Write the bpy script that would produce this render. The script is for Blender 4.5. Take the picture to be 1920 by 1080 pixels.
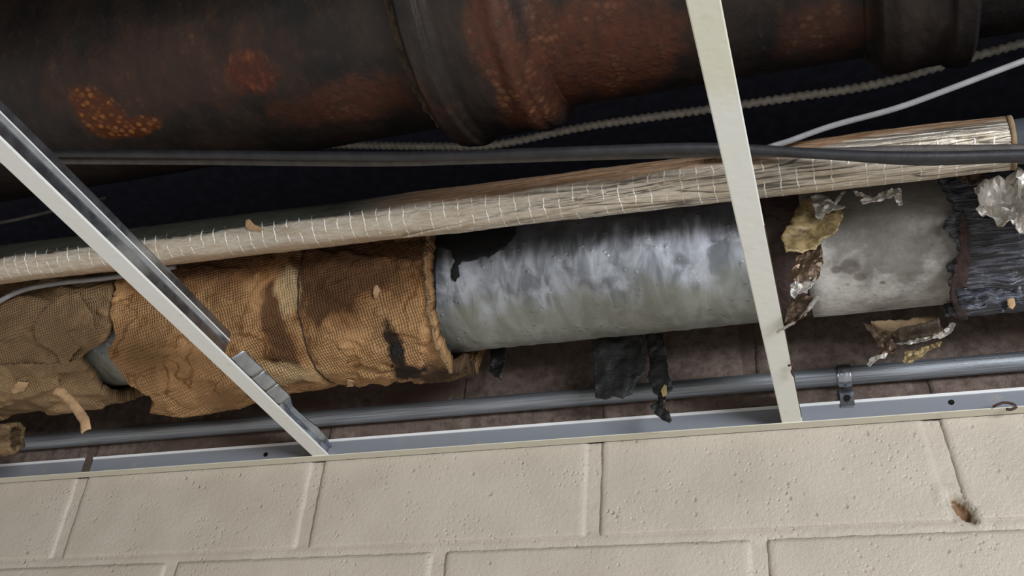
import bpy, bmesh, math, random
from math import sin, cos, pi, sqrt, exp
from mathutils import Vector, Matrix, Euler, noise, geometry
random.seed(7)
for o in list(bpy.data.objects): bpy.data.objects.remove(o)
SC = bpy.context.scene
C = bpy.context.collection

# ------------------------------------------------------------------ camera
FPX = 1954.5
CAM = Vector((1.1327, -1.2095, -0.6017))
ROT = Euler((2.1633, -0.0759, 0.3096), 'XYZ').to_matrix()
cd = bpy.data.cameras.new('camera'); cam = bpy.data.objects.new('camera', cd); C.objects.link(cam)
cd.sensor_width = 36; cd.lens = 36 * FPX / 1920; cd.clip_start = 0.01
cam.location = CAM; cam.rotation_euler = ROT.to_euler('XYZ'); SC.camera = cam

# ------------------------------------------------------------------ world, lights, exposure
W = bpy.data.worlds.new('room_ambient'); SC.world = W; W.use_nodes = True
W.node_tree.nodes['Background'].inputs[0].default_value = (1.0, 0.95, 0.88, 1)
W.node_tree.nodes['Background'].inputs[1].default_value = 0.36
def area(name, loc, target, size, power, col):
    l = bpy.data.lights.new(name, 'AREA'); l.shape = 'RECTANGLE'; l.size, l.size_y = size; l.energy = power; l.color = col
    o = bpy.data.objects.new(name, l); C.objects.link(o); o.location = loc
    o.rotation_euler = (Vector(target) - Vector(loc)).to_track_quat('-Z', 'Y').to_euler()
    return o
# added area key light, no window there, right of and below the open ceiling
area('added_key_light', (2.9, -2.5, -0.50), (0.9, 0, 0), (1.3, 0.6), 78, (0.90, 0.95, 1.0))
SC.view_settings.view_transform = 'Standard'; SC.view_settings.look = 'None'
SC.view_settings.gamma = 1; SC.view_settings.use_curve_mapping = False
SC.view_settings.exposure = 0.45

# ------------------------------------------------------------------ pixel -> place helpers
def ray(px, py):
    return ROT @ Vector(((px - 960) / FPX, -(py - 540) / FPX, -1))
def at(px, py, y=None, z=None):
    v = ray(px, py); t = (y - CAM.y) / v.y if y is not None else (z - CAM.z) / v.z
    return CAM + v * t
def cyl_bottom(px, py, yc, r):          # axis height of an x-parallel cylinder from its lower outline
    v = ray(px, py); t = (yc - CAM.y) / v.y; z = CAM.z + v.z * t
    return z + r * sqrt(1 + (v.z / v.y) ** 2)
def hit(px, py, yc, zc, r):             # (x, angle) on a cylinder
    v = ray(px, py); a = v.y ** 2 + v.z ** 2
    oy, oz = CAM.y - yc, CAM.z - zc
    b = oy * v.y + oz * v.z; c = oy * oy + oz * oz - r * r
    d = b * b - a * c
    t = (-b - sqrt(max(d, 0))) / a
    p = CAM + v * t
    return p.x, math.atan2(p.z - zc, -(p.y - yc))
def fn(x, y=0, z=0, o=3): return noise.fractal(Vector((x, y, z)), 1.0, 2.0, o)
def nz(x, y=0, z=0): return noise.noise(Vector((x, y, z)))
def sstep(a, b, x):
    t = min(max((x - a) / (b - a), 0), 1); return t * t * (3 - 2 * t)

# ------------------------------------------------------------------ object helpers
def props(o, label=None, cat=None, group=None, kind=None):
    if label: o['label'] = label
    if cat: o['category'] = cat
    if group: o['group'] = group
    if kind: o['kind'] = kind
    return o
def thing(name, label, cat, loc, group=None):
    o = bpy.data.objects.new(name, None); C.objects.link(o); o.location = loc; o.empty_display_size = .05
    return props(o, label, cat, group)
def wloc(o):
    v = Vector(o.location)
    while o.parent: o = o.parent; v = v + o.location
    return v
def link(name, me, mat, parent=None, smooth=True, origin=None):
    """me has world coordinates; re-centre it and link"""
    vs = [v.co for v in me.vertices]
    lo = Vector((min(v[i] for v in vs) for i in range(3))); hi = Vector((max(v[i] for v in vs) for i in range(3)))
    o0 = Vector(((lo.x + hi.x) / 2, (lo.y + hi.y) / 2, lo.z))
    me.transform(Matrix.Translation(-o0))
    me.name = name
    o = bpy.data.objects.new(name, me); C.objects.link(o)
    if parent: o.parent = parent; o.location = o0 - wloc(parent)
    else: o.location = o0
    mats = mat if isinstance(mat, (list, tuple)) else [mat]
    for m in mats: me.materials.append(m)
    if smooth: me.polygons.foreach_set('use_smooth', [True] * len(me.polygons))
    me.update(); return o
def mesh(verts, faces, uvs=None, midx=None):
    me = bpy.data.meshes.new('m'); me.from_pydata([tuple(v) for v in verts], [], faces)
    if uvs:
        l = me.uv_layers.new(name='UV')
        for lp in me.loops: l.data[lp.index].uv = uvs[lp.vertex_index]
    if midx: me.polygons.foreach_set('material_index', midx)
    me.update(); return me
def shell(yc, zc, u0, u1, rf, nu, nv, thick=0.003, th=(-pi, pi)):
    """cylinder wall along x with thickness; u0/u1 ends may depend on the angle"""
    f0 = u0 if callable(u0) else (lambda t: u0); f1 = u1 if callable(u1) else (lambda t: u1)
    full = abs(th[1] - th[0] - 2 * pi) < 1e-6
    nv1 = nv + 1
    V, F, UV = [], [], []
    for k in range(2):
        for i in range(nu + 1):
            s = i / nu
            for j in range(nv1):
                t = th[0] + (th[1] - th[0]) * j / nv
                a, b = f0(t), f1(t); u = a + (b - a) * s
                tt = t if not (full and j == nv) else th[0]
                if full and j == nv: u = f0(tt) + (f1(tt) - f0(tt)) * s
                r = rf(u, tt) - (thick if k else 0)
                V.append((u, yc - r * cos(tt), zc + r * sin(tt))); UV.append((u, t * .1))
    N = (nu + 1) * nv1
    for i in range(nu):
        for j in range(nv):
            a = i * nv1 + j; b = a + 1; c = a + nv1 + 1; d = a + nv1
            F.append((a, d, c, b)); F.append((N + a, N + b, N + c, N + d))
    for j in range(nv):
        F.append((j, j + 1, N + j + 1, N + j))
        a = nu * nv1 + j; F.append((a + 1, a, N + a, N + a + 1))
    if not full:
        for i in range(nu):
            a = i * nv1; b = a + nv1; F.append((b, a, N + a, N + b))
            a = i * nv1 + nv; b = a + nv1; F.append((a, b, N + b, N + a))
    return mesh(V, F, UV)
def sweep(pts, rad, n=10, step=None, rf=None, cap=True):
    """tube along a smooth path through pts"""
    pts = [Vector(p) for p in pts]
    P = []
    for i in range(len(pts) - 1):
        p0 = pts[max(i - 1, 0)]; p1 = pts[i]; p2 = pts[i + 1]; p3 = pts[min(i + 2, len(pts) - 1)]
        L = (p2 - p1).length; m = max(2, int(L / (step or rad * 2.5)))
        for k in range(m):
            t = k / m
            P.append(.5 * ((2 * p1) + (p2 - p0) * t + (2 * p0 - 5 * p1 + 4 * p2 - p3) * t * t + (3 * p1 - p0 - 3 * p2 + p3) * t ** 3))
    P.append(pts[-1])
    V, F, UV = [], [], []; up = Vector((0, 0, 1)); d = 0
    for i, p in enumerate(P):
        t = (P[min(i + 1, len(P) - 1)] - P[max(i - 1, 0)]).normalized()
        a = t.cross(up).normalized(); b = a.cross(t).normalized()
        if i: d += (p - P[i - 1]).length
        for j in range(n):
            th = 2 * pi * j / n; r = rf(d, th) if rf else rad
            V.append(p + a * r * cos(th) + b * r * sin(th)); UV.append((d, th * rad))
    for i in range(len(P) - 1):
        for j in range(n):
            a = i * n + j; b = i * n + (j + 1) % n
            F.append((a, b, b + n, a + n))
    if cap:
        F.append(tuple(range(n - 1, -1, -1))); F.append(tuple(range((len(P) - 1) * n, len(P) * n)))
    return mesh(V, F, UV)
def extrude_x(profile, x0, x1, nx=1, closed=True):
    V, F = [], []; n = len(profile)
    for i in range(nx + 1):
        x = x0 + (x1 - x0) * i / nx
        V += [(x, p[0], p[1]) for p in profile]
    for i in range(nx):
        for j in range(n):
            a = i * n + j; b = i * n + (j + 1) % n
            F.append((a, a + n, b + n, b))
    F.append(tuple(range(n))); F.append(tuple(range(nx * n + n - 1, nx * n - 1, -1)))
    UV = [(v[0], v[1] + v[2]) for v in V]
    return mesh(V, F, UV)
def box(lo, hi):
    x0, y0, z0 = lo; x1, y1, z1 = hi
    V = [(x0, y0, z0), (x1, y0, z0), (x1, y1, z0), (x0, y1, z0), (x0, y0, z1), (x1, y0, z1), (x1, y1, z1), (x0, y1, z1)]
    return mesh(V, [(0, 3, 2, 1), (4, 5, 6, 7), (0, 1, 5, 4), (1, 2, 6, 5), (2, 3, 7, 6), (3, 0, 4, 7)], [(v[0], v[1] + v[2]) for v in V])
def bevel(me, w, seg=2):
    bm = bmesh.new(); bm.from_mesh(me)
    bmesh.ops.bevel(bm, geom=bm.edges[:], offset=w, segments=seg, affect='EDGES', profile=.6)
    bm.to_mesh(me); bm.free(); return me
def torn(outline, jit, step, seed=0):
    """resample an outline and roughen it"""
    out = []; n = len(outline)
    for i in range(n):
        a = Vector(outline[i]); b = Vector(outline[(i + 1) % n]); L = (b - a).length; m = max(1, int(L / step))
        nrm = Vector((-(b - a).y, (b - a).x)) / max(L, 1e-9)
        for k in range(m):
            p = a + (b - a) * (k / m)
            out.append(p + nrm * (jit * nz(p.x * 160 + seed, p.y * 160, seed) + jit * .5 * nz(p.x * 500, p.y * 500 + seed, 3)))
    return out
def ragged(outline, mapf, res, thick, amp=0.0, freq=20, jit=0.002, seed=0, crease=0, uvk=1.0):
    """a torn sheet: outline in metres in its own flat space, mapf lays it out in 3-D"""
    ol = torn(outline, jit, res * .8, seed); n = len(ol)
    x0 = min(p.x for p in ol); x1 = max(p.x for p in ol); y0 = min(p.y for p in ol); y1 = max(p.y for p in ol)
    rnd = random.Random(seed)
    pts = list(ol)
    gx = x0
    while gx < x1:
        gy = y0
        while gy < y1:
            pts.append(Vector((gx + rnd.uniform(-.3, .3) * res, gy + rnd.uniform(-.3, .3) * res))); gy += res
        gx += res
    vs, es, fs, *_ = geometry.delaunay_2d_cdt(pts, [(i, (i + 1) % n) for i in range(n)], [], 1, 1e-6)
    bm = bmesh.new(); uvl = []
    for p in vs:
        d = amp * fn(p.x * freq + seed, p.y * freq, seed * .7, 3)
        if crease:
            w = abs(nz(p.x * freq * 2.3 + seed, p.y * freq * 1.7, 9 + seed)); d += crease * (1 - min(1, w * 4))
            d += crease * .6 * abs(nz(p.x * freq * 5 + p.y * freq * 4, p.y * freq * 5 - seed, 4))
        bm.verts.new(mapf(p.x, p.y, d)); uvl.append((p.x, p.y))
    bm.verts.ensure_lookup_table()
    for f in fs:
        try: bm.faces.new([bm.verts[i] for i in f])
        except ValueError: pass
    bmesh.ops.recalc_face_normals(bm, faces=bm.faces[:]); bm.normal_update()
    fc = [[v.index for v in f.verts] for f in bm.faces]; N = len(bm.verts)
    co = [v.co.copy() for v in bm.verts]; no = [v.normal.copy() for v in bm.verts]
    rim = [(l.vert.index, l.link_loop_next.vert.index) for f in bm.faces for l in f.loops if len(l.edge.link_faces) == 1]
    bm.free()
    V = [c + q * thick * .5 for c, q in zip(co, no)] + [c - q * thick * .5 for c, q in zip(co, no)]
    F = [tuple(f) for f in fc] + [tuple(N + k for k in reversed(f)) for f in fc] + [(b, a, N + a, N + b) for a, b in rim]
    used = sorted({k for f in F for k in f}); ix = {k: q for q, k in enumerate(used)}
    uvl = [(u, w * uvk) for u, w in uvl]
    return mesh([V[k] for k in used], [tuple(ix[k] for k in f) for f in F], [(uvl + uvl)[k] for k in used])
def wallmap(y, lean=0.0, z0=0.0):       # flat space (x, z) hung at distance y, leaning with height
    return lambda a, b, d: Vector((a, y + lean * (b - z0) - d, b))
def flat(pxs, y): return [(p.x, p.z) for p in (at(a, b, y=y) for a, b in pxs)]
def cylmap(yc, zc, r):                  # flat space (x, arc) wrapped round a cylinder
    return lambda a, b, d: Vector((a, yc - (r + d) * cos(b / r), zc + (r + d) * sin(b / r)))
def arc(pxs, yc, zc, r): return [(u, t * r) for u, t in (hit(a, b, yc, zc, r) for a, b in pxs)]

# ------------------------------------------------------------------ materials
class NT:
    def __init__(s, name):
        s.m = bpy.data.materials.new(name); s.m.use_nodes = True; s.t = s.m.node_tree
        s.b = s.t.nodes['Principled BSDF']
    def set(s, sock, v):
        if isinstance(v, bpy.types.NodeSocket): s.t.links.new(v, sock)
        elif isinstance(v, (tuple, list)) and len(v) == 3 and sock.type == 'RGBA': sock.default_value = (*v, 1)
        else: sock.default_value = v
    def n(s, typ, **kw):
        nd = s.t.nodes.new(typ)
        for k, v in kw.items():
            if k.startswith('_'): setattr(nd, k[1:], v)
            else: s.set(nd.inputs[k.replace('__', ' ')], v)
        return nd
    def math(s, op, a, b=0.0, c=0.0):
        nd = s.t.nodes.new('ShaderNodeMath'); nd.operation = op
        for i, v in enumerate((a, b, c)): s.set(nd.inputs[i], v)
        return nd.outputs[0]
    def mix(s, f, a, b, mode='MIX'):
        nd = s.t.nodes.new('ShaderNodeMix'); nd.data_type = 'RGBA'; nd.blend_type = mode
        s.set(nd.inputs[0], f); s.set(nd.inputs[6], a); s.set(nd.inputs[7], b); return nd.outputs[2]
    def mr(s, v, a, b, c=0.0, d=1.0):
        nd = s.t.nodes.new('ShaderNodeMapRange'); nd.interpolation_type = 'SMOOTHSTEP'
        for i, x in enumerate((v, a, b, c, d)): s.set(nd.inputs[i], x)
        return nd.outputs[0]
    def uv(s): return s.n('ShaderNodeTexCoord').outputs['UV']
    def obj(s): return s.n('ShaderNodeTexCoord').outputs['Object']
    def pos(s): return s.n('ShaderNodeNewGeometry').outputs['Position']
    def sep(s, v):
        nd = s.n('ShaderNodeSeparateXYZ', Vector=v); return nd.outputs
    def sc(s, v, x, y, z=1.0, r=0.0, loc=(0, 0, 0)):
        nd = s.n('ShaderNodeMapping', Vector=v); nd.inputs['Scale'].default_value = (x, y, z)
        nd.inputs['Rotation'].default_value = (0, 0, r); nd.inputs['Location'].default_value = loc; return nd.outputs[0]
    def noise(s, v, scale, det=4.0, rough=.55, dist=0.0):
        return s.n('ShaderNodeTexNoise', Vector=v, Scale=scale, Detail=det, Roughness=rough, Distortion=dist).outputs[0]
    def vor(s, v, scale, feat='F1', out=0, smooth=None):
        nd = s.n('ShaderNodeTexVoronoi', _feature=feat, Vector=v, Scale=scale); return nd.outputs[out]
    def bump(s, h, dist, strength=1.0, nrm=None):
        nd = s.n('ShaderNodeBump', Strength=strength, Distance=dist, Height=h)
        if nrm is not None: s.set(nd.inputs['Normal'], nrm)
        return nd.outputs[0]
    def spot(s, v, u, w, ru, rw, amp=.5, scale=25., soft=.35):
        """1 inside a ragged ellipse centred (u,w)"""
        x, y, z = s.sep(v)
        a = s.math('DIVIDE', s.math('SUBTRACT', x, u), ru); b = s.math('DIVIDE', s.math('SUBTRACT', y, w), rw)
        r = s.math('SQRT', s.math('ADD', s.math('MULTIPLY', a, a), s.math('MULTIPLY', b, b)))
        r = s.math('ADD', r, s.math('MULTIPLY', s.math('SUBTRACT', s.noise(v, scale, 5.), .5), amp * 2))
        return s.mr(r, 1 + soft, 1 - soft)
    def mx(s, a, b): return s.math('MAXIMUM', a, b)
    def out(s, col=None, rough=None, metal=None, nrm=None, spec=None):
        for k, v in (('Base Color', col), ('Roughness', rough), ('Metallic', metal), ('Normal', nrm), ('Specular IOR Level', spec)):
            if v is not None: s.set(s.b.inputs[k], v)
        return s.m
def lin(r, g, b):
    f = lambda c: (c / 255 / 12.92) if c / 255 <= .04045 else ((c / 255 + .055) / 1.055) ** 2.4
    return (f(r), f(g), f(b))
def simple(name, col, rough=.6, metal=0.0, nscale=40., namp=.15, bmp=.0005):
    m = NT(name); v = m.obj(); n = m.noise(v, nscale)
    dark = tuple(c * (1 - namp * 2) for c in col)
    return m.out(m.mix(m.mr(n, .3, .7), dark, col), rough, metal, m.bump(m.noise(v, nscale * 3), bmp))

# block wall: cream paint below the ceiling line, bare block above it
HB = 0.1332                                  # bed joint below the ceiling line
def mk_wall(mortar):
    m = NT('painted_mortar' if mortar else 'painted_block'); v = m.pos(); x, y, z = m.sep(v)
    n1 = m.noise(v, 9., 3.); n2 = m.noise(v, 150., 5., .7); n3 = m.noise(v, 520., 3.)
    blob = m.mr(m.math('ADD', m.vor(v, 80., 'F1'), m.math('MULTIPLY', n2, .25)), .40, .16); keep = m.mr(m.noise(v, 26., 2.), .52, .64)
    blob2 = m.mr(m.vor(m.sc(v, 1, 1, 1, 0, (3, 1, 2)), 130., 'F1'), .34, .06)
    blob = m.math('ADD', m.math('MULTIPLY', blob, keep), m.math('MULTIPLY', m.math('MULTIPLY', blob2, m.mr(m.noise(v, 14., 2.), .45, .6)), .55))
    h = m.math('ADD', m.math('MULTIPLY', blob, -1.0), m.math('ADD', m.math('MULTIPLY', n2, .8), m.math('MULTIPLY', n3, .3)))
    paint = m.mix(m.mr(n1, .3, .7), lin(176, 166, 151), lin(186, 176, 162))
    paint = m.mix(m.math('MULTIPLY', m.mr(n2, .62, .75), .25), paint, lin(150, 138, 118))
    bare = m.mix(m.mr(m.noise(v, 60., 6., .7), .3, .7), lin(80, 67, 60), lin(126, 109, 100))
    bare = m.mix(m.mr(m.noise(v, 6., 3.), .45, .7), bare, lin(92, 74, 65))
    if mortar: bare = m.mix(.5, bare, lin(88, 72, 62))
    f = m.mr(m.math('ADD', z, m.math('MULTIPLY', m.math('SUBTRACT', n2, .5), .004)), .0005, .0015)
    col = m.mix(f, paint, bare)
    ha, hb = at(1776, 925, y=0), at(1826, 976, y=0); hc = ha.lerp(hb, .55); hl = (hb - ha).length / 2; cx, cz = (hb - ha).x / (2 * hl), (hb - ha).z / (2 * hl)
    dx = m.math('SUBTRACT', x, hc.x); dz = m.math('SUBTRACT', z, hc.z)
    a = m.math('DIVIDE', m.math('ADD', m.math('MULTIPLY', dx, cx), m.math('MULTIPLY', dz, cz)), hl)
    b = m.math('DIVIDE', m.math('SUBTRACT', m.math('MULTIPLY', dz, cx), m.math('MULTIPLY', dx, cz)), .0085)
    rr = m.math('SQRT', m.math('ADD', m.math('MULTIPLY', a, a), m.math('MULTIPLY', b, b)))
    col = m.mix(m.mr(m.math('ADD', rr, m.math('MULTIPLY', n2, .6)), 1.15, .95), col, lin(128, 98, 70))
    nb = m.bump(h, .0016); nbare = m.bump(m.noise(v, 300., 5., .75), .0022)
    mixn = m.n('ShaderNodeMix', _data_type='VECTOR'); m.set(mixn.inputs[0], f); m.set(mixn.inputs[4], nb); m.set(mixn.inputs[5], nbare)
    return m.out(col, m.math('ADD', .36, m.math('MULTIPLY', f, .55)), 0.0, mixn.outputs[1], .4)
M = {}
M['block'] = mk_wall(False); M['mortar'] = mk_wall(True)
M['deck'] = simple('blue_grey_deck', lin(104, 108, 132), .9)  # even blue-grey for the deck and plenum walls
M['tile'] = simple('unseen_ceiling_tile', lin(190, 188, 180), .9)
def mk_enamel(name, col, stain=0):
    m = NT(name); v = m.pos(); n = m.noise(v, 35., 5., .65)
    c = m.mix(m.math('MULTIPLY', m.mr(n, .58, .75), .35), col, lin(168, 158, 130))
    if stain:
        a = at(1322, 90, z=0); x, y, z = m.sep(v)
        d = m.math('ABSOLUTE', m.math('DIVIDE', m.math('SUBTRACT', y, a.y), .075))
        c = m.mix(m.math('MULTIPLY', m.mr(m.math('ADD', d, n), 1.5, .9), .35), c, lin(205, 196, 150))
    return m.out(c, .38, 0.0, m.bump(m.noise(v, 90.), .0003), .5)
M['enamel'] = mk_enamel('white_tee_enamel', lin(228, 228, 224)); M['enamel2'] = mk_enamel('yellowed_tee_enamel', lin(228, 228, 221), 1)
M['angle'] = mk_enamel('angle_bare_steel', lin(128, 131, 138)); M['hem'] = mk_enamel('angle_hem_enamel', lin(222, 222, 222)); M['cream'] = mk_enamel('cream_overpaint', lin(208, 203, 186))
def mk_galv(name):
    m = NT(name); v = m.obj(); n = m.noise(v, 60., 5.)
    c = m.mix(m.mr(n, .3, .7), lin(160, 166, 174), lin(184, 190, 198))
    return m.out(c, m.mr(n, .2, .8, .2, .34), .95, m.bump(m.noise(v, 60., 2.), .0003))
M['zinc'] = mk_galv('bright_zinc_steel')
M['screw'] = simple('dark_screw', lin(60, 58, 56), .4, .9)
M['rustnail'] = simple('rusty_nail', lin(70, 48, 38), .8)
M['hole'] = simple('hole_black', lin(14, 14, 16), .9)
# ------------------------------------------------------------------ cylinders that set the layout
PY, PR = -0.16, 0.086
PZ = cyl_bottom(1200, 627, PY, PR)                       # big pipe
IY, IR = -0.36, 0.170
IZ = cyl_bottom(1280, 166, IY, IR)                       # cast iron main
CY, CR = -0.0165, 0.0118
CZ = cyl_bottom(1200, 753, CY, CR)                       # steel conduit
def S(m, v, px, py, ru, rw, cyl, **k):                   # spot centred where a pixel meets a cylinder
    u, t = hit(px, py, *cyl); return m.spot(v, u, t * .1, ru, rw * .1 / cyl[2], **k)
BIG = (PY, PZ, PR); IRON = (IY, IZ, IR)

def mk_pipe_galv():
    m = NT('streaked_galvanised_pipe'); v = m.uv()
    st = m.noise(m.sc(v, 44, 15), 1.0, 3., .5, .8); st2 = m.noise(m.sc(v, 130, 60), 1., 5., .7); cl = m.noise(v, 22., 5., .6, .6)
    c = m.mix(m.mr(st, .36, .68), lin(112, 116, 122), lin(176, 180, 188))
    c = m.mix(m.math('MULTIPLY', m.mr(cl, .5, .7), .6), c, lin(206, 210, 222))
    x, y, z = m.sep(v)
    gr = m.math('MULTIPLY', m.mr(m.math('ADD', y, m.math('MULTIPLY', m.math('SUBTRACT', m.noise(v, 22., 5.), .5), .11)), -.065, -.12), .72)
    c = m.mix(gr, c, lin(128, 128, 112))
    c = m.mix(m.math('MULTIPLY', m.mr(st2, .62, .72), .5), c, lin(66, 66, 64))
    dr = m.mr(m.math('ADD', y, m.math('MULTIPLY', m.math('SUBTRACT', m.noise(m.sc(v, 52, 6), 1., 4., .6), .5), .17)), -.045, .0)
    c = m.mix(m.math('MULTIPLY', dr, .78), c, lin(70, 72, 72))
    h = m.math('ADD', m.math('MULTIPLY', st, 1.), m.math('MULTIPLY', m.mr(m.vor(v, 70.), .22, .05), .5))
    return m.out(c, m.mr(st2, .3, .7, .34, .6), .35, m.bump(h, .0016), .5)
def mk_pipe_grey():
    m = NT('stained_shaded_grey_pipe'); v = m.uv(); n = m.noise(v, 26., 6., .65); n2 = m.noise(v, 110., 5., .7)
    c = m.mix(m.mr(n, .3, .7), lin(134, 129, 123), lin(190, 186, 180))
    c = m.mix(m.math('MULTIPLY', m.mr(n2, .55, .7), .55), c, lin(112, 104, 96))
    sp = m.mx(S(m, v, 1680, 470, .045, .035, BIG, amp=.9, scale=40.), S(m, v, 1640, 385, .11, .055, BIG, amp=.9, scale=30.))  # upper patch paints the foil pipe's shadow; the lower one is a stain
    c = m.mix(m.math('MULTIPLY', sp, .72), c, lin(84, 78, 70))
    for a, b, r in ((1593, 500, .011), (1612, 519, .007), (1568, 506, .006), (1655, 530, .003)):
        c = m.mix(m.math('MULTIPLY', S(m, v, a, b, r, r * .8, BIG, amp=.5, scale=90.), .62), c, lin(72, 58, 48))
    return m.out(c, .62, .15, m.bump(n2, .0012), .4)
def mk_iron():
    m = NT('rusted_cast_iron'); v = m.uv(); n = m.noise(v, 14., 6., .65); n2 = m.noise(v, 75., 5., .7)
    c = m.mix(m.mr(n, .35, .7), lin(34, 31, 30), lin(58, 46, 40))
    c = m.mix(m.math('MULTIPLY', m.mr(n2, .52, .74), .5), c, lin(84, 62, 52))
    vn = m.n('ShaderNodeTexVoronoi', Vector=m.sc(v, 1, 1.9), Scale=105., Randomness=1.); lm = m.math('MULTIPLY', m.mr(m.math('ADD', vn.outputs[0], m.math('MULTIPLY', m.math('SUBTRACT', n2, .5), .5)), .62, .28), m.mr(m.sep(vn.outputs[1])[0], .1, .8, .25, 1.))
    R0 = m.mx(m.mx(S(m, v, 185, 215, .035, .034, IRON, amp=.7, scale=32., soft=.25), S(m, v, 245, 240, .05, .016, IRON, amp=.6, scale=32., soft=.25)), S(m, v, 160, 190, .02, .02, IRON, amp=.8, scale=40., soft=.3))
    R1 = m.mx(S(m, v, 1110, 110, .11, .09, IRON, amp=.8, scale=26.), S(m, v, 985, 180, .035, .05, IRON, amp=.7, scale=30.))
    R1 = m.mx(R1, S(m, v, 930, 60, .03, .06, IRON, amp=.6, scale=30.))
    R1 = m.mx(R1, m.math('MULTIPLY', S(m, v, 660, 190, .12, .035, IRON, amp=.9, scale=30.), .7))
    R1 = m.mx(R1, m.math('MULTIPLY', S(m, v, 300, 140, .18, .06, IRON, amp=.9, scale=26.), .35))
    R1 = m.mx(R1, m.math('MULTIPLY', S(m, v, 1540, 60, .05, .05, IRON, amp=.9, scale=26.), .5))
    orange = m.mix(lm, lin(96, 46, 14), lin(166, 104, 50)); brown = m.mix(m.math('MULTIPLY', m.math('MULTIPLY', lm, m.mr(n, .48, .66)), .6), lin(94, 54, 38), lin(168, 118, 80))
    c = m.mix(m.math('MULTIPLY', R1, m.mr(n2, .3, .6, .45, 1.)), c, brown); c = m.mix(m.math('MULTIPLY', R0, .92), c, orange)
    RX = S(m, v, 470, 140, .036, .028, IRON, amp=.7, scale=34., soft=.35)
    c = m.mix(m.math('MULTIPLY', RX, .85), c, m.mix(m.mr(n2, .45, .7), lin(84, 40, 24), lin(142, 74, 42)))
    h = m.math('ADD', m.math('MULTIPLY', n2, .7), m.math('MULTIPLY', m.math('MULTIPLY', lm, m.mx(R0, m.math('MULTIPLY', R1, .35))), .55))
    return m.out(c, .52, .1, m.bump(h, .0022), .5)
def mk_burlap(name, tone, stained):
    m = NT(name); v = m.uv(); n = m.noise(v, 13., 6., .65); n2 = m.noise(v, 60., 5., .65)
    w = m.sc(v, 1, 1, 1, .62); x, y, z = m.sep(m.n('ShaderNodeVectorMath', _operation='ADD').outputs[0]) if False else m.sep(w)
    wob = m.math('MULTIPLY', m.noise(v, 40., 2.), .004)
    k = 2 * pi / .0052
    a = m.math('SINE', m.math('MULTIPLY', m.math('ADD', x, wob), k)); b = m.math('SINE', m.math('MULTIPLY', m.math('ADD', y, wob), k))
    weave = m.math('MULTIPLY', m.math('ADD', m.math('MULTIPLY', a, b), 1.), .5)
    t = tone
    c = m.mix(m.mr(n, .32, .68), tuple(i * .72 for i in t), t)
    c = m.mix(m.mr(n2, .52, .74), c, tuple(min(1, i * 1.22) for i in t))
    show = m.mr(m.noise(v, 11., 4.), .34, .54, .3, 1.)
    c = m.mix(m.math('MULTIPLY', m.math('SUBTRACT', 1., weave), m.math('MULTIPLY', show, .75)), c, tuple(i * .36 for i in t))
    if stained:
        cy = (PY, PZ, .107)
        halo = None; d = None  # water stains; the upper band also paints the foil pipe's shadow
        for px, py, ru, rw, dk in ((650, 500, .10, .040, .9), (620, 555, .045, .030, 1.), (585, 520, .03, .05, .8), (515, 600, .016, .05, .9), (540, 655, .022, .026, .9),
                                   (565, 695, .028, .012, .7), (610, 716, .03, .009, .6), (760, 500, .03, .03, .5), (690, 470, .1, .025, 1.), (400, 500, .1, .03, .4)):
            h_ = S(m, v, px, py, ru * 1.35, rw * 1.35, cy, amp=1.1, scale=20., soft=.5); halo = h_ if halo is None else m.mx(halo, h_)
            q_ = m.math('MULTIPLY', S(m, v, px, py, ru, rw, cy, amp=1.2, scale=30., soft=.25), dk); d = q_ if d is None else m.mx(d, q_)
        c = m.mix(m.math('MULTIPLY', halo, .6), c, lin(116, 74, 40))
        edge = m.math('MULTIPLY', m.mr(m.math('ABSOLUTE', m.math('SUBTRACT', m.noise(v, 17., 5.), .5)), .035, .004), .75)
        c = m.mix(m.math('MULTIPLY', edge, m.mr(n, .4, .6)), c, lin(104, 66, 26))
        c = m.mix(m.math('MULTIPLY', d, .82), c, lin(62, 38, 20))
        tar = m.mx(m.mx(S(m, v, 770, 680, .024, .02, cy, amp=.9, scale=60., soft=.3), m.math('MULTIPLY', S(m, v, 845, 690, .05, .045, cy, amp=.5, scale=50., soft=.4), .88)), S(m, v, 745, 640, .012, .03, cy, amp=1.2, scale=70., soft=.3))
        c = m.mix(m.math('MULTIPLY', tar, .95), c, lin(18, 12, 10))
        pale = m.mx(S(m, v, 530, 690, .06, .02, cy, amp=.9, scale=40.), S(m, v, 540, 545, .016, .03, cy, amp=.9, scale=50.))
        c = m.mix(m.math('MULTIPLY', pale, .6), c, lin(196, 170, 128))
    h = m.math('ADD', m.math('MULTIPLY', weave, show), m.math('MULTIPLY', n2, 1.2))
    return m.out(c, .82, 0., m.bump(h, .0022), .25)
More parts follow.
